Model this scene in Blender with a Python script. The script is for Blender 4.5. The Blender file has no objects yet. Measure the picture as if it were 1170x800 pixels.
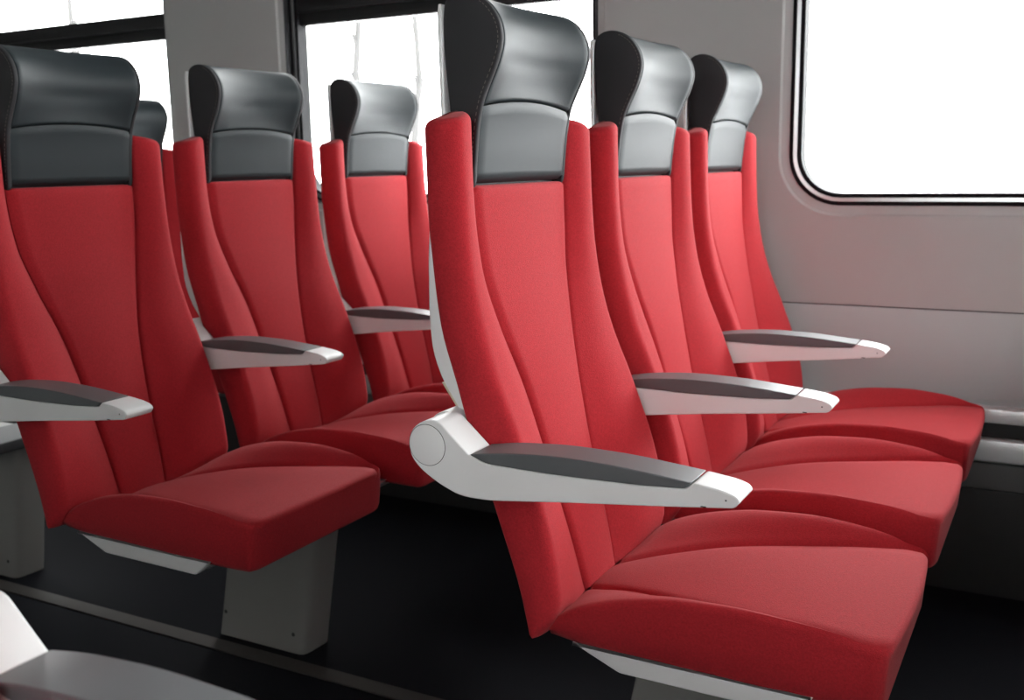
import bpy, math
from mathutils import Vector, Matrix

scene = bpy.context.scene
COL = scene.collection

# ------------------------------------------------------------------ helpers
def table(*pts):
    """smooth interpolation through (t, v) pairs"""
    pts = sorted(pts)
    T = [p[0] for p in pts]; V = [p[1] for p in pts]; n = len(T)
    d = [(V[i+1]-V[i])/(T[i+1]-T[i]) for i in range(n-1)]
    m = [d[0]] + [0 if d[i-1]*d[i] <= 0 else 2*d[i-1]*d[i]/(d[i-1]+d[i]) for i in range(1, n-1)] + [d[-1]]
    def f(t):
        if t <= T[0]: return V[0] + m[0]*(t-T[0])*0.5
        if t >= T[-1]: return V[-1] + m[-1]*(t-T[-1])*0.5
        i = 0
        while t > T[i+1]: i += 1
        h = T[i+1]-T[i]; s = (t-T[i])/h
        return ((2*s**3-3*s*s+1)*V[i] + (s**3-2*s*s+s)*h*m[i]
                + (-2*s**3+3*s*s)*V[i+1] + (s**3-s*s)*h*m[i+1])
    return f

def obj(name, verts, faces, mat, parent=None, smooth=True, angle=40, mats=None, fmat=None):
    me = bpy.data.meshes.new(name)
    me.from_pydata([tuple(v) for v in verts], [], faces)
    me.validate()
    import bmesh
    bm = bmesh.new(); bm.from_mesh(me)
    bmesh.ops.recalc_face_normals(bm, faces=bm.faces)
    bm.to_mesh(me); bm.free()
    if mats:
        for m in mats: me.materials.append(m)
        if fmat and len(fmat) == len(me.polygons):
            for p, i in zip(me.polygons, fmat): p.material_index = i
    else:
        me.materials.append(mat)
    for p in me.polygons: p.use_smooth = smooth and len(p.vertices) <= 4
    if smooth: me.set_sharp_from_angle(angle=math.radians(angle))
    o = bpy.data.objects.new(name, me)
    COL.objects.link(o)
    if parent: o.parent = parent
    return o

def thing(name, label, cat, loc=(0, 0, 0), group=None):
    o = bpy.data.objects.new(name, None); COL.objects.link(o)
    o.empty_display_size = 0.05
    o.location = loc; o['label'] = label; o['category'] = cat
    if group: o['group'] = group
    return o

def struct(o):
    o['kind'] = 'structure'; return o

def loft(rings, c0=True, c1=True, closed=True, fan=False):
    V = []; F = []
    n = len(rings[0])
    for r in rings: V += r
    for i in range(len(rings)-1):
        for j in range(n if closed else n-1):
            k = (j+1) % n
            F.append((i*n+j, i*n+k, (i+1)*n+k, (i+1)*n+j))
    if fan:
        for b in (0, (len(rings)-1)*n):
            c = len(V); V.append(tuple(sum(V[b+j][k] for j in range(n))/n for k in range(3)))
            F += [(b+j, b+(j+1) % n, c) for j in range(n)]
        return V, F
    if c0: F.append(tuple(range(n)))
    if c1: F.append(tuple(range((len(rings)-1)*n, len(rings)*n)))
    return V, F

def merge(*ms):
    V = []; F = []
    for v, f in ms:
        o = len(V); V += list(v); F += [tuple(i+o for i in q) for q in f]
    return V, F

def rpoly(pts, seg=4):
    """pts: (a, b, radius) -> rounded polygon with a fixed count of points"""
    out = []; n = len(pts)
    for i in range(n):
        p = Vector(pts[i][:2]); r = pts[i][2]
        a = Vector(pts[i-1][:2])-p; b = Vector(pts[(i+1) % n][:2])-p
        la, lb = a.length, b.length
        if r <= 0 or la < 1e-7 or lb < 1e-7:
            out += [p.copy() for _ in range(seg+1)] if r > 0 else [p.copy()]
            continue
        a /= la; b /= lb
        d = min(r, la*0.48, lb*0.48)
        s = p+a*d; e = p+b*d
        for k in range(seg+1):
            t = k/seg
            out.append(s*(1-t)**2 + p*2*t*(1-t) + e*t*t)
    return out

def inset(poly, d):
    n = len(poly); A = 0
    for i in range(n):
        A += poly[i-1].x*poly[i].y-poly[i].x*poly[i-1].y
    sg = 1 if A > 0 else -1
    out = []
    for i in range(n):
        e = poly[(i+1) % n]-poly[i-1]
        if e.length < 1e-9: out.append(poly[i].copy()); continue
        e.normalize()
        out.append(poly[i]+Vector((-e.y, e.x))*sg*d)
    return out

def slab(poly, y0, y1, r, seg=3, fan=False):
    """polygon in (x, z) extruded from y0 to y1 with rims rounded by r"""
    rings = []
    for k in range(seg+1):
        a = math.pi/2*k/seg
        rings.append([(p.x, y0+r*(1-math.cos(a)), p.y) for p in inset(poly, r*(1-math.sin(a)))])
    for k in range(seg, -1, -1):
        a = math.pi/2*k/seg
        rings.append([(p.x, y1-r*(1-math.cos(a)), p.y) for p in inset(poly, r*(1-math.sin(a)))])
    return loft(rings, fan=fan)

def box(x0, x1, y0, y1, z0, z1, r=0.0):
    if r <= 0:
        V = [(x, y, z) for x in (x0, x1) for y in (y0, y1) for z in (z0, z1)]
        F = [(0, 1, 3, 2), (4, 6, 7, 5), (0, 4, 5, 1), (2, 3, 7, 6), (0, 2, 6, 4), (1, 5, 7, 3)]
        return V, F
    return slab(rpoly([(x0, z0, r), (x1, z0, r), (x1, z1, r), (x0, z1, r)], 3), y0, y1, r)

def disc(cx, cz, r, y0, y1, n=40, bev=0.0006):
    pts = [Vector((cx+r*math.cos(2*math.pi*i/n), cz+r*math.sin(2*math.pi*i/n))) for i in range(n)]
    return slab(pts, y0, y1, bev, 2)

def yflip(m):
    return [(x, -y, z) for x, y, z in m[0]], [tuple(reversed(f)) for f in m[1]]

# ------------------------------------------------------------------ materials
def mat(name, col, rough=0.5, spec=0.5, metal=0.0, bump=None, var=None, sheen=0.0, coat=0.0):
    m = bpy.data.materials.new(name); m.use_nodes = True
    nt = m.node_tree; b = nt.nodes['Principled BSDF']
    b.inputs['Base Color'].default_value = (*col, 1)
    b.inputs['Roughness'].default_value = rough
    b.inputs['Specular IOR Level'].default_value = spec
    b.inputs['Metallic'].default_value = metal
    if sheen:
        b.inputs['Sheen Weight'].default_value = sheen
        b.inputs['Sheen Roughness'].default_value = 0.5
        b.inputs['Sheen Tint'].default_value = (1, 0.55, 0.55, 1)
    if coat: b.inputs['Coat Weight'].default_value = coat
    tc = nt.nodes.new('ShaderNodeTexCoord')
    if var:
        scale, amt = var
        n = nt.nodes.new('ShaderNodeTexNoise'); n.inputs['Scale'].default_value = scale
        n.inputs['Detail'].default_value = 3
        nt.links.new(tc.outputs['Object'], n.inputs['Vector'])
        mx = nt.nodes.new('ShaderNodeMix'); mx.data_type = 'RGBA'
        mx.inputs[6].default_value = (*[c*(1-amt) for c in col], 1)
        mx.inputs[7].default_value = (*[min(1, c*(1+amt)) for c in col], 1)
        nt.links.new(n.outputs['Fac'], mx.inputs[0])
        nt.links.new(mx.outputs[2], b.inputs['Base Color'])
    if bump:
        scale, st = bump
        n = nt.nodes.new('ShaderNodeTexNoise'); n.inputs['Scale'].default_value = scale
        n.inputs['Detail'].default_value = 2
        nt.links.new(tc.outputs['Object'], n.inputs['Vector'])
        bp = nt.nodes.new('ShaderNodeBump'); bp.inputs['Strength'].default_value = st
        bp.inputs['Distance'].default_value = 0.001
        nt.links.new(n.outputs['Fac'], bp.inputs['Height'])
        nt.links.new(bp.outputs['Normal'], b.inputs['Normal'])
    return m

RED = (0.36, 0.012, 0.018)
M_RED = mat('red_fabric', RED, 0.85, 0.25, bump=(700, 0.6), var=(330, 0.38), sheen=0.12)
M_LEATHER = mat('black_leather', (0.018, 0.025, 0.028), 0.50, 0.22, bump=(700, 0.10))
M_LEATHER_SIDE = mat('black_leather_side', (0.028, 0.028, 0.030), 0.6, 0.2, bump=(700, 0.10))
M_STITCH = mat('stitch_thread', (0.13, 0.11, 0.10), 0.8)
M_PLASTIC = mat('light_grey_plastic', (0.76, 0.76, 0.75), 0.42, 0.45, bump=(1200, 0.04))
M_PAD = mat('dark_grey_armrest_pad', (0.10, 0.108, 0.112), 0.40, 0.5, bump=(900, 0.12))
M_BEIGE = mat('beige_plastic', (.62, .54, .40), .5)
M_LINE = mat('dark_joint', (0.03, 0.03, 0.03), 0.7)
M_PED = mat('grey_painted_steel', (0.25, 0.245, 0.235), 0.5, 0.4, var=(6, 0.05))
M_DARK = mat('dark_steel', (0.03, 0.03, 0.032), 0.6)
M_WALL = mat('grey_wall_laminate', (0.42, 0.42, 0.408), 0.45, 0.4, var=(3, 0.03))
M_CEIL = mat('ceiling_grey', (0.06,0.06,0.06), 0.6)
M_FLOOR = mat('black_floor_covering', (0.005, 0.0055, 0.008), 0.85, 0.15, var=(300, 0.4))
M_RAIL = mat('floor_joint_strip', (0.040, 0.036, 0.032), 0.7)
M_RUBBER = mat('black_rubber', (0.006, 0.006, 0.007), 0.6, 0.12)
M_CHROME = mat('brushed_metal', (0.62, 0.62, 0.62), 0.28, 0.5, metal=1.0)
M_DARKALU = mat('dark_aluminium', (.10, .10, .10), .4, .4)
M_ALU = mat('satin_aluminium', (0.80, 0.80, 0.79), 0.35, 0.5, metal=0.35)
M_KICK = mat('dark_grey_kick_panel', (0.022, 0.021, 0.021), 0.55)
M_BLACKBAR = mat('black_sash', (0.010, 0.010, 0.011), 0.5)

def glass_mat():
    m = bpy.data.materials.new('window_glass'); m.use_nodes = True
    nt = m.node_tree; nt.nodes.clear()
    o = nt.nodes.new('ShaderNodeOutputMaterial')
    t = nt.nodes.new('ShaderNodeBsdfTransparent'); t.inputs['Color'].default_value = (0.96, 0.97, 0.97, 1)
    g = nt.nodes.new('ShaderNodeBsdfGlossy'); g.inputs['Roughness'].default_value = 0.02
    f = nt.nodes.new('ShaderNodeFresnel'); f.inputs['IOR'].default_value = 1.35
    mx = nt.nodes.new('ShaderNodeMixShader')
    ge = nt.nodes.new('ShaderNodeNewGeometry')
    inv = nt.nodes.new('ShaderNodeMath'); inv.operation = 'SUBTRACT'; inv.inputs[0].default_value = 1
    nt.links.new(ge.outputs['Backfacing'], inv.inputs[1])
    ml = nt.nodes.new('ShaderNodeMath'); ml.operation = 'MULTIPLY'
    nt.links.new(f.outputs[0], ml.inputs[0]); nt.links.new(inv.outputs[0], ml.inputs[1])
    nt.links.new(ml.outputs[0], mx.inputs[0]); nt.links.new(t.outputs[0], mx.inputs[1])
    nt.links.new(g.outputs[0], mx.inputs[2]); nt.links.new(mx.outputs[0], o.inputs['Surface'])
    return m
M_GLASS = glass_mat()
M_END = mat('end_wall', (.12, .12, .12), .6)

# ------------------------------------------------------------------ the seat (local: faces +x, base at floor)
xs = table((.43, .131), (.45, .126), (.52, .110), (.60, .088), (.68, .067), (.76, .047), (.86, .021), (.94, .006), (1.05, .0), (1.14, .0))
wS = table((.43, .050), (.45, .055), (.60, .068), (.68, .077), (.76, .090), (.86, .118), (.94, .138), (1.0, .145), (1.05, .147), (1.14, .147))
xo = table((.43, .118), (.445, .131), (.465, .145), (.49, .153), (.54, .149), (.61, .134), (.715, .096), (.805, .059), (.89, .036), (.97, .025), (1.06, .020), (1.14, .017))
xb = table((.43, .116), (.44, .112), (.511, .095), (.605, .064), (.734, .019), (.776, .007), (.864, -.018), (.95, -.028), (1.004, -.032), (1.14, -.034))

def bolster_ring(z, sgn, d=0.0, tilt=0.0):
    w = wS(z); a = xs(z); o = xo(z); b = xb(z)
    rc = 0.014 + 0.012*max(0, min(1, (z-.75)/.3))
    poly = rpoly([(w+.0012, b+.004, .003), (w+.0012, a-.004, .009),
                  (w+(.207-w)*.45, a+(o-a)*.52+.007, .03),
                  (.208, o, rc), (.2205, b+(o-b)*.45, .02), (.219, b+.002, .008), (.205, b, .004)], 5)
    if d: poly = inset(poly, d)
    return [(p.y, sgn*p.x, z + tilt*(.19-p.x)) for p in poly]

def bolster(sgn):
    zt = 1.137; z0 = .438; r = .012
    rings = [bolster_ring(z0+.004*(1-math.sin(a)) - .0, sgn, .008*(1-math.sin(a))) for a in (0, .8)]
    N = 46
    for i in range(N+1):
        z = z0+.006+(zt-r-z0-.006)*i/N
        tl = .22*max(0, min(1, (z-1.0)/.13))
        rings.append(bolster_ring(z, sgn, 0, tl))
    for k in range(1, 6):
        a = math.pi/2*k/5
        rings.append([(x, y, z) for x, y, z in bolster_ring(zt-r+r*math.sin(a), sgn, r*(1-math.cos(a)), .22)])
    return loft(rings)

def centre_panel():
    ZT = 1.0445; Z0 = .44
    rings = []
    NY = 24
    zs = [Z0+(ZT-Z0)*i/60 for i in range(61)]
    def ring(z, d):
        w = wS(z)-.0012-d; f = xs(z); b = max(xb(z)+.006, f-.055)
        R = []
        for j in range(NY+1):
            s = -1+2*j/NY
            e = (1-abs(s))*w
            rim = .007*(1-math.sqrt(max(0, 1-(1-min(1, e/.010))**2)))
            R.append((f+.006*(1-s*s)-rim-d, s*w, z))
        R += [(b, w, z), (b, -w, z)]
        return R
    for k in range(4):
        a = math.pi/2*k/4
        rings.append(ring(Z0-.0+.006*math.sin(a)*0+k*.0015, .006*(1-math.sin(a))))
    rings += [ring(z, 0) for z in zs[1:-2]]
    for k in range(1, 6):
        a = math.pi/2*k/5
        rings.append(ring(ZT-.008+.008*math.sin(a), .008*(1-math.cos(a))))
    return loft(rings)

# headrest profile (x, z)
HF = [(-.014, 1.036), (-.003, 1.0455), (.000, 1.071), (.005, 1.117), (.012, 1.152), (.022, 1.176), (.037, 1.207), (.045, 1.236), (.040, 1.262),
      (.024, 1.284), (.002, 1.297), (-.020, 1.2995), (-.038, 1.292), (-.0435, 1.276), (-.0445, 1.240), (-.0425, 1.200), (-.038, 1.150), (-.034, 1.10), (-.032, 1.036)]
def catmull(pts, seg, closed=False):
    P = [Vector(p) for p in pts]; out = []
    n = len(P)
    for i in range(n-1):
        p0 = P[i-1] if i > 0 else P[0]; p1 = P[i]; p2 = P[i+1]; p3 = P[i+2] if i+2 < n else P[-1]
        for k in range(seg):
            t = k/seg
            out.append(.5*((2*p1)+(p2-p0)*t+(2*p0-5*p1+4*p2-p3)*t*t+(3*p1-p0-3*p2+p3)*t**3))
    out.append(P[-1].copy())
    return out
HEAD = catmull(HF, 4)
I_SEAM = 16                        # index on HEAD at the seam (4 samples per span, third point)
HW = .143

def head_side(sgn):
    poly = [p.copy() for p in HEAD]
    m = slab(poly, HW-.009, HW, .0025, 3)
    if sgn < 0: m = yflip(m)
    nf = len(m[1])
    # stitches along the front edge
    st = []
    acc = 0; last = HEAD[0]
    ins = inset(poly, .0050)
    for i in range(5, 40):
        a = ins[i]; b = ins[i+1]
        L = (b-a).length; nst = max(1, int(L/.0052))
        for k in range(nst):
            t0 = (k+.15)/nst; t1 = (k+.72)/nst
            p = a.lerp(b, t0); q = a.lerp(b, t1); d = (q-p).normalized(); nn = Vector((-d.y, d.x))*.00045
            c = [p-nn, q-nn, q+nn, p+nn]
            y0, y1 = (HW-.0005, HW+.0004)
            V = [(v.x, sgn*y, v.y) for y in (y0, y1) for v in c]
            st.append((V, [(0, 1, 2, 3), (4, 5, 6, 7), (0, 1, 5, 4), (1, 2, 6, 5), (2, 3, 7, 6), (3, 0, 4, 7)]))
    return m, merge(*st)

def head_pillow():
    """upper roll of the headrest, hollowed across its front"""
    w = HW-.0085
    top = HEAD[I_SEAM:-5]
    zs_ = top[0].y
    NS = 28; rings = []
    def prof(s, d):
        P = []
        c = .023*(1-s*s)
        arch = .010*(1-s*s)
        for i, p in enumerate(top):
            x, z = p.x, p.y
            k = max(0, min(1, (z-zs_)/.06))
            front = max(0, min(1, (x+.030)/.05))
            x -= c*k*front
            # seam arch: shift only the low front part
            kk = max(0, 1-(z-zs_)/.06) if i < len(top)*.55 else 0
            z += arch*kk
            P.append(Vector((x, z)))
        # rolled lip down into the seam
        P[0].x -= .0045; P.insert(1, P[1].lerp(P[0], .5)+Vector((.0020, 0)))
        P.append(Vector((P[-1].x+.014, P[-1].y)))
        P.append(Vector((P[0].x-.010, P[0].y+.004)))
        return inset(P, d) if d else P
    for k in range(4):
        a = math.pi/2*k/3
        rings.append([(p.x, -w+.003*(1-math.cos(a)), p.y) for p in prof(-1, .003*(1-math.sin(a)))])
    for j in range(1, NS):
        s = -1+2*j/NS
        rings.append([(p.x, s*(w-.003), p.y) for p in prof(s, 0)])
    for k in range(3, -1, -1):
        a = math.pi/2*k/3
        rings.append([(p.x, w-.003*(1-math.cos(a)), p.y) for p in prof(1, .003*(1-math.sin(a)))])
    return loft(rings)

def neck_pad():
    w = HW-.0085; NS = 28; NZ = 14
    f = table(*[(p.y, p.x) for p in HEAD[4:I_SEAM+3]])
    rings = []
    z0 = 1.0475
    for j in range(NS+1):
        s = -1+2*j/NS
        e = (1-abs(s))*w
        zt = 1.1505+.010*(1-s*s)
        R = []
        for i in range(NZ+1):
            u = i/NZ; z = z0+(zt-z0)*u
            ez = min(z-z0, zt-z)
            rim = (.004 if zt-z < z-z0 else .008)*(1-math.sqrt(max(0, 1-(1-min(1, ez/.007))**2)))
            rim2 = .002*(1-math.sqrt(max(0, 1-(1-min(1, e/.005))**2)))
            R.append((f(z)-rim-rim2+.0015, s*w, z))
        R += [(-.028, s*w, zt), (-.028, s*w, z0-.022), (-.020, s*w, z0-.022), (-.020, s*w, z0+.001)]
        rings.append(R)
    return loft(rings)

def shell():
    back = table((.455, .100), (.53, .081), (.616, .050), (.70, .018), (.745, -.002), (.775, -.022), (.80, -.034), (.83, -.042), (.88, -.045), (.94, -.044), (1.0, -.0405), (1.10, -.042), (1.142, -.051), (1.287, -.053))
    rings = []
    N = 60
    for i in range(N+1):
        z = .455+(1.287-.455)*i/N
        w = .2 if z < 1.10 else .2-(.2-.146)*min(1, (z-1.10)/.03)
        b = back(z)
        fr = (xb(z)-.0005) if z < 1.128 else -.0455
        fr = max(fr, b+.006)
        k = .004
        poly = rpoly([(-w, b, k), (w, b, k), (w, fr, .001), (-w, fr, .001)], 3)
        if i in (0, N): poly = inset(poly, .002)
        rings.append([(p.y, p.x, z) for p in poly])
    return loft(rings)

# cushion
cw = table((.125, .050), (.14, .055), (.21, .081), (.30, .118), (.42, .150), (.50, .167), (.56, .184))
cz = table((.125, .450), (.14, .455), (.21, .473), (.30, .487), (.42, .497), (.50, .5025), (.56, .503))
bz = table((.125, .452), (.177, .485), (.25, .509), (.32, .521), (.40, .525), (.476, .520), (.54, .509), (.56, .504))
cb = table((.125, .438), (.20, .430), (.45, .424), (.56, .418))
def cushion():
    NX = 56; rings = []
    NB = 10; NC = 14
    def ring(x, d, dz):
        w = cw(x); W = .2-.016*max(0, (x-.40)/.16)**2 - d
        R = []
        zb = cb(x)+dz
        side_top = bz(x)-dz
        def top(y):
            a = abs(y)
            ww = min(w, W-.012)
            if a <= ww:
                s = a/ww; z = cz(x)+.004*(1-s*s)
                g = (ww-a)
            else:
                u = (a-ww)/(W-ww)
                v = min(1, u*1.12); z = cz(x)+(bz(x)+.002-cz(x))*(.5*math.sin(v*math.pi/2)+.5*v*v*(3-2*v))
                g = (a-ww)
            z -= .0065*math.exp(-(g/.0038)**2)
            return z-dz
        ys = []
        ww = min(w, W-.012)
        for j in range(NB): 
            u = j/NB; ys.append(-(W-.006)+(W-.006-ww)*u)
        ys += [-ww+.0035*.6, -ww+.0035*1.6]
        for j in range(1, NC): ys.append((-ww+.006)+(2*ww-.012)*j/NC)
        ys += [ww-.0035*1.6, ww-.0035*.6]
        for j in range(NB+1):
            u = j/NB; ys.append(ww+(W-.006-ww)*u)
        # left side up
        R.append((x, -W+.022, zb)); R.append((x, -W+.008, zb+.002)); R.append((x, -W+.002, zb+.010))
        tz = top(W-.006)
        R.append((x, -W-.001, (zb+tz)/2)); R.append((x, -W, tz-.010)); R.append((x, -W+.0015, tz-.004))
        for k, y in enumerate(ys): R.append((x, y, top(y)))
        R.append((x, W-.0015, tz-.004)); R.append((x, W, tz-.010)); R.append((x, W+.001, (zb+tz)/2))
        R.append((x, W-.002, zb+.010)); R.append((x, W-.008, zb+.002)); R.append((x, W-.022, zb))
        return R
    rings.append(ring(.127, .012, .003)); rings.append(ring(.129, .006, .001))
    XF = .567
    for i in range(NX+1): rings.append(ring(.133+(XF-.011-.133)*i/NX, 0, 0))
    for k in range(1, 6):
        a = math.pi/2*k/5
        rings.append(ring(XF-.011+.011*math.sin(a), .011*(1-math.cos(a)), .009*(1-math.cos(a))))
    # front face leans back towards its lower edge
    out = []
    for R in rings:
        q = []
        for x, y, z in R:
            if x > .50: x -= .006*max(0, (.50-z)/.075)*((x-.50)/.067)
            x += .013*max(0, 1-(y/.2)**2)*max(0, min(1, (x-.33)/.22))**1.5
            q.append((x, y, z))
        out.append(q)
    return loft(out)

ARM_BODY = [(.014, .747, .010), (-.010, .744, .012), (-.031, .727, .014), (-.031, .695, .014), (-.016, .678, .012), (.010, .662, .015), (.045, .648, .015),
            (.090, .648, .02), (.204, .662, .03), (.317, .674, .03), (.409, .685, .004), (.4165, .694, .004), (.411, .700, .006), (.396, .7045, .01), (.361, .709, .003),
            (.352, .7005, .001), (.289, .6965, .02), (.179, .6945, .03), (.084, .6965, .01), (.060, .706, .001)]
ARM_PAD = [(.0605, .7065, .005), (.105, .7140, .02), (.179, .7195, .03), (.267, .7175, .03), (.3595, .7090, .003), (.3510, .7010, .004), (.289, .6970, .02), (.179, .6950, .03), (.085, .6970, .01)]
AY0, AY1 = -.2775, -.2225

def build_seat(name, label, group, mirror_arm=False):
    t = thing(name, label, 'seat', group=group)
    obj('backrest', *centre_panel(), M_RED, t, angle=50)
    for s in (-1, 1): obj('side_bolster', *bolster(s), M_RED, t, angle=50)
    hp = obj('headrest', *head_pillow(), M_LEATHER, t, angle=60)
    for s in (-1, 1):
        a, st = head_side(s)
        ho = obj('headrest_side', *a, M_LEATHER_SIDE, hp, angle=50)
        so = obj('stitching', *st, M_STITCH, hp, smooth=False)
    obj('neck_pad', *neck_pad(), M_LEATHER, t, angle=60)
    obj('back_shell', *shell(), M_PLASTIC, t, angle=45)
    obj('cushion', *cushion(), M_RED, t, angle=50)
    obj('lug', *slab(rpoly([(-.034, .776, .001), (.004, .781, .001), (.004, .752, .001), (-.010, .742, .001)], 2), -.19, .19, .001), M_BEIGE, t, angle=30)
    pan = slab(rpoly([(.165, .434, .002), (.235, .405, .004), (.452, .403, .004), (.488, .432, .002)], 2), -.196, .196, .003)
    obj('seat_pan', *pan, M_PLASTIC, t, angle=30)
    F = yflip if mirror_arm else (lambda m: m)
    body = slab(rpoly(ARM_BODY, 4), AY0, AY1, .0018, 2)
    hinge = disc(-.003, .7155, .0300, AY1-.004, -.165, 40, .001)
    arm = obj('armrest', *F(merge(body, hinge)), M_PLASTIC, t, angle=22)
    obj('arm_pad', *F(slab(rpoly(ARM_PAD, 4), AY0-.0007, AY1+.0007, .0014, 2, True)), M_PAD, arm, angle=22)
    obj('joint_line', *F(disc(-.003, .7115, .0282, AY0-.0004, AY0+.002, 48, .0001)), M_LINE, arm)
    obj('hinge_cap', *F(disc(-.003, .7115, .0274, AY0-.0010, AY0+.002, 48, .0004)), M_PLASTIC, arm)
    obj('mark', *F(box(.3700, .3765, AY0-.0003, AY0+.001, .6815, .6830)), M_LINE, arm, smooth=False)
    obj('mark', *F(box(.3985, .4005, AY0-.0003, AY0+.001, .6925, .6945)), M_LINE, arm, smooth=False)
    return t

def kids(o): return [c for c in bpy.data.objects if c.parent == o]
def copy_seat(src, label, loc, group):
    r = src.copy(); COL.objects.link(r); r.location = loc; r['label'] = label; r['group'] = group
    for c in kids(src):
        d = c.copy(); COL.objects.link(d); d.parent = r
        for g in kids(c):
            e = g.copy(); COL.objects.link(e); e.parent = d
    return r

PITCH = 0.983
G_F = 'red seats of the front row'; G_B = 'red seats of the row behind'; G_A = 'red seats of the rearmost row'
seat = build_seat('train_seat', 'red train seat nearest the camera, with the round armrest hinge in full view', G_F)
seat.location = (0, 0, 0)
spots = [
    (0, .5, 'red train seat between the nearest seat and the one against the wall', G_F),
    (0, 1.0, 'red train seat against the grey wall beside the rounded window on the right', G_F),
    (-PITCH, 0, 'dim red train seat at the left edge, its cushion over a grey pedestal box', G_B),
    (-PITCH, .5, 'middle red train seat of the second row, in front of the pillar between two windows', G_B),
    (-PITCH, 1.0, 'red train seat of the second row by the window, its headrest washed out by daylight', G_B),
    (-2*PITCH, 1.0, 'red train seat mostly hidden behind the leftmost seat, only a dark headrest edge showing', G_A),
]
for X, Y, lab, g in spots: copy_seat(seat, lab, (X, Y, 0), g)
aisle = build_seat('train_seat', 'train seat across the aisle, only its grey armrest pad showing in the bottom left corner', 'red seats across the aisle', True)
aisle.location = (-.016, -1.168, 0)
obj('support_post', *box(.24, .36, -.05, .05, 0, .406, .008), M_PED, aisle, angle=30)

# ------------------------------------------------------------------ pedestals
def pedestal_mesh():
    rings = []
    for i in range(9):
        z = .40*i/8
        x0 = .012+.20*z; x1 = .262+.17*z
        poly = rpoly([(x0, .28, .006), (x1, .28, .02), (x1+.004, .37, .02), (x0, .37, .006)], 4)
        rings.append([(p.x, p.y, z) for p in poly])
    return loft(rings)
def pedestal(X, label):
    t = thing('seat_pedestal', label, 'seat support', (X, 0, 0), 'grey pedestals under the seat rows')
    obj('post', *pedestal_mesh(), M_PED, t, angle=40)
    obj('support_beam', *box(.20, .36, .02, 1.305, .375, .4035, .004), M_DARK, t)
    for x, z in ((.035, .06), (.235, .045)):
        obj('bolt', *disc(x, z, .0045, .2785, .284, 12, .0008), M_LINE, t)
    return t
pedestal(.03, 'grey steel pedestal under the front row at the bottom edge of the photo')
pedestal(-PITCH, 'grey steel pedestal box under the leftmost seat, full to the floor')
pedestal(-2*PITCH, 'grey pedestal in shadow at the far left edge behind the leftmost seat')

# ------------------------------------------------------------------ the coach
YW, YN = 1.31, -1.95
X0, X1 = -5.0, 2.95
ZC = 2.15
WIN_W, WIN_Z0, WIN_Z1 = 1.10, .955, 1.92
WP = 1.63
WINS = [.07+WP*k for k in (-3, -2, -1, 0, 1)]

def rrect(x0, x1, z0, z1, r, n=10):
    pts = []
    for cx, cz_, a0 in ((x1-r, z1-r, 0), (x0+r, z1-r, 90), (x0+r, z0+r, 180), (x1-r, z0+r, 270)):
        for k in range(n+1):
            a = math.radians(a0+90*k/n); pts.append((cx+r*math.cos(a), cz_+r*math.sin(a)))
    return pts

def wall_cell(x0, x1, z0, z1, loops, y_front, y_back):
    """plate x0..x1, z0..z1 with a rounded hole: loops = [(rounded-rect points, y)...] from front to back"""
    n = len(loops[0][0]); q = n//4
    V = []; F = []
    oc = [(x1, z1), (x0, z1), (x0, z0), (x1, z0)]
    for y in (y_front, y_back): V += [(a, y, b) for a, b in oc]
    base = []
    for pts, y in loops:
        base.append(len(V)); V += [(a, y, b) for a, b in pts]
    def plate(o, b):
        for c in range(4):
            for k in range(q-1): F.append((o+c, b+c*q+k, b+c*q+k+1))
            F.append((o+c, b+c*q+q-1, b+((c+1) % 4)*q, o+(c+1) % 4))
    plate(0, base[0]); plate(4, base[-1])
    for i in range(len(base)-1):
        for k in range(n):
            l = (k+1) % n
            F.append((base[i]+k, base[i]+l, base[i+1]+l, base[i+1]+k))
    return V, F

def make_wall(name, y, sg, recess, WINS):
    cells = []
    edges = [X0] + [WINS[i]+WIN_W+(WP-WIN_W)/2 for i in range(len(WINS)-1)] + [X1]
    for i, wx in enumerate(WINS):
        rc = recess[i]
        o = rrect(wx, wx+WIN_W, WIN_Z0, WIN_Z1, .13)
        ob = rrect(wx-.026, wx+WIN_W+.026, WIN_Z0-.026, WIN_Z1+.026, .155)
        om = rrect(wx-.020, wx+WIN_W+.020, WIN_Z0-.020, WIN_Z1+.020, .149)
        cells.append(wall_cell(edges[i], edges[i+1], .7065, ZC, [(ob, y), (om, y+sg*.004), (o, y+sg*.007), (o, y+sg*.12)], y, y+sg*.12))
    return struct(obj(name, *merge(*cells), M_WALL, None, angle=25))
REC_BACK = [.03, .03, .03, .004, .004, .004, .004]
make_wall('wall_back', YW, 1, REC_BACK, WINS)
WINS_N = WINS[3:]  # unseen near side: windows added only where their light is wanted
make_wall('wall_front', YN, -1, [.02]*2, WINS_N)
struct(obj('wall_left', *box(X0-.1, X0, YN-.12, YW+.12, 0, ZC), M_END, None, smooth=False))
EY0, EY1, EZ0, EZ1 = -1.1, 1.2, 1.18, 2.10            # glazed opening added in the unseen end wall to light the seat fronts
struct(obj('wall_right', *merge(box(X1, X1+.08, YN-.12, EY0, 0, ZC), box(X1, X1+.08, EY1, YW+.12, 0, ZC),
                                box(X1, X1+.08, EY0, EY1, 0, EZ0), box(X1, X1+.08, EY0, EY1, EZ1, ZC)), M_END, None, smooth=False))
struct(obj('floor', *box(X0-.1, X1+.1, YN-.12, YW+.12, -.08, 0), M_FLOOR, None, smooth=False))
struct(obj('ceiling', *box(X0-.1, X1+.1, YN-.12, YW+.12, ZC, ZC+.08), M_CEIL, None, smooth=False))
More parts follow.
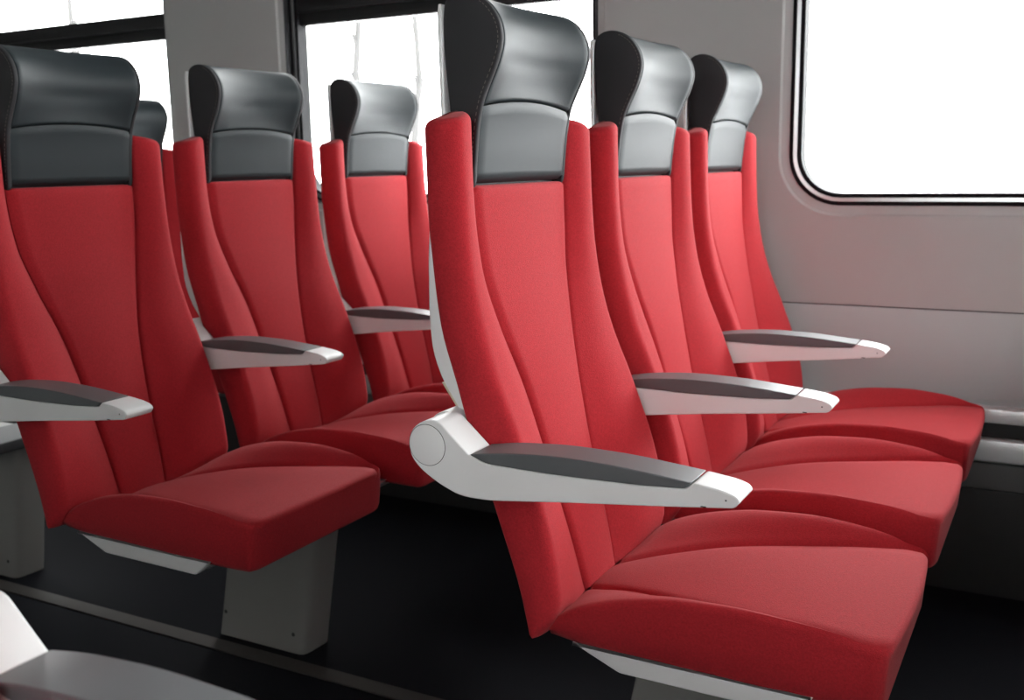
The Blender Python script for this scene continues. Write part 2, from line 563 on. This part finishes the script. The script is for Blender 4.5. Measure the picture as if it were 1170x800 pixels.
struct(obj('light_baffle', *merge(box(1.15, 1.18, YN, -.78, 0, 1.28, .004), box(1.15, 1.18, -.28, YW-.045, 0, .85, .004)), M_END, None))  # low screens added out of view to keep light off cushions and aisle seat
# lower wall panel, seam gap, heater ledge with metal rails, kick panel
struct(obj('trim_1', *box(X0, X1, YW, YW+.12, .0, .7030, .002), mat('grey_lower_panel', (.43, .455, .45), .45, .4), None))
struct(obj('trim_2', *box(X0, X1, YN-.12, YN, .0, .7030, .002), M_WALL, None))
struct(obj('trim_3', *box(X0, X1, YW+.004, YW+.12, .7025, .7070), M_LINE, None, smooth=False))
def xprofile(pts):
    rings = [[(x, p.x, p.y) for p in rpoly(pts, 3)] for x in (X0, X1)]
    return loft(rings)
struct(obj('trim_4', *xprofile([(YW, .478, .001), (YW-.034, .478, .008), (YW-.036, .442, .006), (YW, .440, .001)]), M_ALU, None, angle=30))
struct(obj('trim_5', *xprofile([(YW, .440, .001), (YW-.014, .440, .001), (YW-.014, .402, .001), (YW, .402, .001)]), M_KICK, None, angle=30))
struct(obj('trim_6', *xprofile([(YW, .402, .001), (YW-.034, .402, .010), (YW-.038, .345, .012), (YW, .340, .001)]), M_ALU, None, angle=30))
struct(obj('trim_7', *xprofile([(YW, .340, .001), (YW-.026, .340, .002), (YW-.026, .275, .004), (YW, .270, .001)]), mat('grey_panel', (.12, .118, .115), .5), None, angle=30))
struct(obj('baseboard_back', *xprofile([(YW, .270, .001), (YW-.016, .270, .002), (YW-.016, .001, .001), (YW, .001, .001)]), M_KICK, None, angle=30))
struct(obj('trim_8', *box(X0, X1, .212, .254, .0, .004, .001), M_RAIL, None))

def ring_between(a, b, ya, yb, yback):
    """band between outer loop a (at ya) and inner loop b (at yb), with depth to yback"""
    n = len(a)
    V = [(x, ya, z) for x, z in a]+[(x, yb, z) for x, z in b]+[(x, yback, z) for x, z in b]+[(x, yback, z) for x, z in a]
    F = []
    for k in range(n):
        l = (k+1) % n
        for i in range(4):
            j = (i+1) % 4
            F.append((i*n+k, i*n+l, j*n+l, j*n+k))
    return V, F

def window(i, wx, y, sg, rec, sash, num):
    w = struct(bpy.data.objects.new('window_%d' % num, None)); COL.objects.link(w)
    w.location = (wx, y, 0)
    def L(d, r): return rrect(d, WIN_W-d, WIN_Z0+d, WIN_Z1-d, r)
    q = lambda v: sg*v
    o0 = L(.0002, .13); o1 = L(.003, .127); a = L(.0032, .127); b = L(.0105, .1195); c = L(.0195, .1105); d = L(.030, .100)
    if rec > .01: obj('lining', *ring_between(o0, o1, q(.0065), q(.0065), q(rec+.05)), M_RUBBER, w, angle=30)
    else: a = o0
    obj('gasket', *ring_between(a, b, q(rec+.001), q(rec+.001), q(rec+.05)), M_RUBBER, w, angle=30)
    obj('frame', *ring_between(b, c, q(rec+.0), q(rec+.001), q(rec+.05)), M_CHROME if rec < .01 else M_DARKALU, w, angle=30)
    obj('inner_seal', *ring_between(c, d, q(rec+.004), q(rec+.006), q(rec+.052)), M_RUBBER, w, angle=30)
    n = len(d); gy = q(rec+.046)
    e = L(.026, .104)
    V = [(x, gy, z) for x, z in e]+[(x, gy+q(.005), z) for x, z in e]
    F = [tuple(range(n)), tuple(range(n, 2*n))]+[(k, (k+1) % n, n+(k+1) % n, n+k) for k in range(n)]
    obj('pane', V, F, M_GLASS, w, smooth=False)
    if sash:
        obj('sash_bar', *merge(box(.023, WIN_W-.023, min(q(rec+.022), q(rec+.05)), max(q(rec+.022), q(rec+.05)), 1.523, 1.563, .003),
                               box(.023, WIN_W-.023, min(q(rec+.010), q(rec+.05)), max(q(rec+.010), q(rec+.05)), 1.563, 1.611, .003)), M_BLACKBAR, w)
num = 1
for i, wx in enumerate(WINS):
    window(i, wx, YW, 1, REC_BACK[i], True, num); num += 1
for i, wx in enumerate(WINS_N):
    window(i, wx, YN, -1, .02, True, num); num += 1

added_window = struct(bpy.data.objects.new('window_%d' % num, None)); COL.objects.link(added_window)  # unseen end window, added to throw daylight on the front row
added_window.location = (X1, 0, 0)
obj('frame', *merge(box(-.006, .086, EY0, EY0+.03, EZ0, EZ1), box(-.006, .086, EY1-.03, EY1, EZ0, EZ1),
                    box(-.006, .086, EY0+.03, EY1-.03, EZ0, EZ0+.03), box(-.006, .086, EY0+.03, EY1-.03, EZ1-.03, EZ1)), M_RUBBER, added_window, smooth=False)
obj('pane', *box(.038, .043, EY0+.03, EY1-.03, EZ0+.03, EZ1-.03), M_GLASS, added_window, smooth=False)

# ------------------------------------------------------------------ light
world = bpy.data.worlds.new('World'); scene.world = world; world.use_nodes = True
bg = world.node_tree.nodes['Background']
bg.inputs['Color'].default_value = (1.0, 1.0, 1.0, 1)
SKY = 16.5
bg.inputs['Strength'].default_value = SKY

def area(name, loc, rot, sx, sy, power, col=(1, 1, 1), spread=180, portal=False):
    l = bpy.data.lights.new(name, 'AREA'); l.shape = 'RECTANGLE'; l.size = sx; l.size_y = sy
    l.energy = power; l.color = col; l.spread = math.radians(spread)
    if portal: l.cycles.is_portal = True
    o = bpy.data.objects.new(name, l); COL.objects.link(o); o.location = loc; o.rotation_euler = rot
    return o
for wx in WINS:
    zc = (WIN_Z0+WIN_Z1)/2
    area('window_daylight', (wx+WIN_W/2, YW+.118, zc), (math.radians(-90), 0, 0), WIN_W, WIN_Z1-WIN_Z0, 1, portal=True)
for wx in WINS_N:
    zc = (WIN_Z0+WIN_Z1)/2
    area('window_daylight', (wx+WIN_W/2, YN-.118, zc), (math.radians(90), 0, 0), WIN_W, WIN_Z1-WIN_Z0, 1, portal=True)


M_PALE_GROUND = mat('pale_ground', (.85, .85, .86), .9)
M_OUT = mat('sky_blocker_grey', (0.5, 0.5, 0.5), .9)
struct(obj('ground', *box(-60, 60, -6, 120, -1.3, -1.2), M_PALE_GROUND, None, smooth=False))  # pale ground added to bounce sky light in through the windows
struct(obj('sky_blocker', *box(-30, 30, -6.3, -6, -1.3, 9), M_OUT, None, smooth=False))  # unseen wall added to dim the light entering the near-side windows

area('window_daylight', (X1+.079, (EY0+EY1)/2, (EZ0+EZ1)/2), (0, math.radians(90), 0), EZ1-EZ0, EY1-EY0, 1, portal=True)  # portal of the added end window
M_BARK = mat('pale_bark', (.050, .049, .048), .9)
def tree(x, y, h, r, label, seed):
    import random
    rnd = random.Random(seed)
    t = thing('tree', label, 'tree', (x, y, -1.2), 'bare trees outside the windows')
    def limb(pts, r0, r1):
        rings = []
        for i, p in enumerate(pts):
            rr = r0+(r1-r0)*i/(len(pts)-1)
            rings.append([(p[0]+rr*math.cos(a*math.pi/4), p[1]+rr*math.sin(a*math.pi/4), p[2]) for a in range(8)])
        return loft(rings)
    tr = [(rnd.uniform(-.06, .06)*(i > 0), rnd.uniform(-.06, .06)*(i > 0), h*i/7) for i in range(8)]
    obj('trunk', *limb(tr, r, r*.35), M_BARK, t)
    for k in range(7):
        z = h*(.38+.08*k); a = rnd.uniform(0, 6.28); L = rnd.uniform(.5, 1.1)
        j = min(6, int(z/h*7)); f0 = z/h*7-j
        bx = tr[j][0]*(1-f0)+tr[j+1][0]*f0; by = tr[j][1]*(1-f0)+tr[j+1][1]*f0
        pts = [(bx+math.cos(a)*L*q*.5, by+math.sin(a)*L*q*.5, z+L*q-.1*q*q) for q in (0, .35, .7, 1)]
        obj('branch', *limb(pts, r*.35, r*.08), M_BARK, t)
tree(-9.2, 12.0, 6.5, .100, 'faint bare tree outside the middle window, nearer the pillar', 3)
tree(-8.15, 12.0, 6.2, .090, 'faint bare tree outside the middle window, beside the nearest headrest', 5)
tree(-15.6, 12.0, 6.8, .110, 'faint bare tree outside the leftmost window', 8)
# ------------------------------------------------------------------ camera
yaw, pitch, roll = math.radians(28.6649), math.radians(10.2597), math.radians(-.995)
cy, sy, cp, sp = math.cos(yaw), math.sin(yaw), math.cos(pitch), math.sin(pitch)
f = Vector((-sy*cp, cy*cp, -sp)); r = Vector((cy, sy, 0)); u = r.cross(f)
cr, sr = math.cos(roll), math.sin(roll)
R = cr*r+sr*u; U = -sr*r+cr*u
cd = bpy.data.cameras.new('camera'); cam = bpy.data.objects.new('camera', cd); COL.objects.link(cam)
mw = Matrix(((R.x, U.x, -f.x, .7273), (R.y, U.y, -f.y, -1.3765), (R.z, U.z, -f.z, 1.0744), (0, 0, 0, 1)))
cam.matrix_world = mw
cd.sensor_width = 36; cd.sensor_fit = 'HORIZONTAL'
cd.lens = 36*1180.5/1170
cd.clip_start = .02
cd.dof.use_dof = True; cd.dof.focus_distance = 1.36; cd.dof.aperture_fstop = 7.0
scene.camera = cam

scene.view_settings.view_transform = 'Standard'
scene.view_settings.look = 'None'
scene.view_settings.gamma = 1
scene.view_settings.use_curve_mapping = False
scene.view_settings.exposure = 0.0
scene.cycles.max_bounces = 10
scene.cycles.diffuse_bounces = 5
scene.cycles.transparent_max_bounces = 12
scene.cycles.use_denoising = True
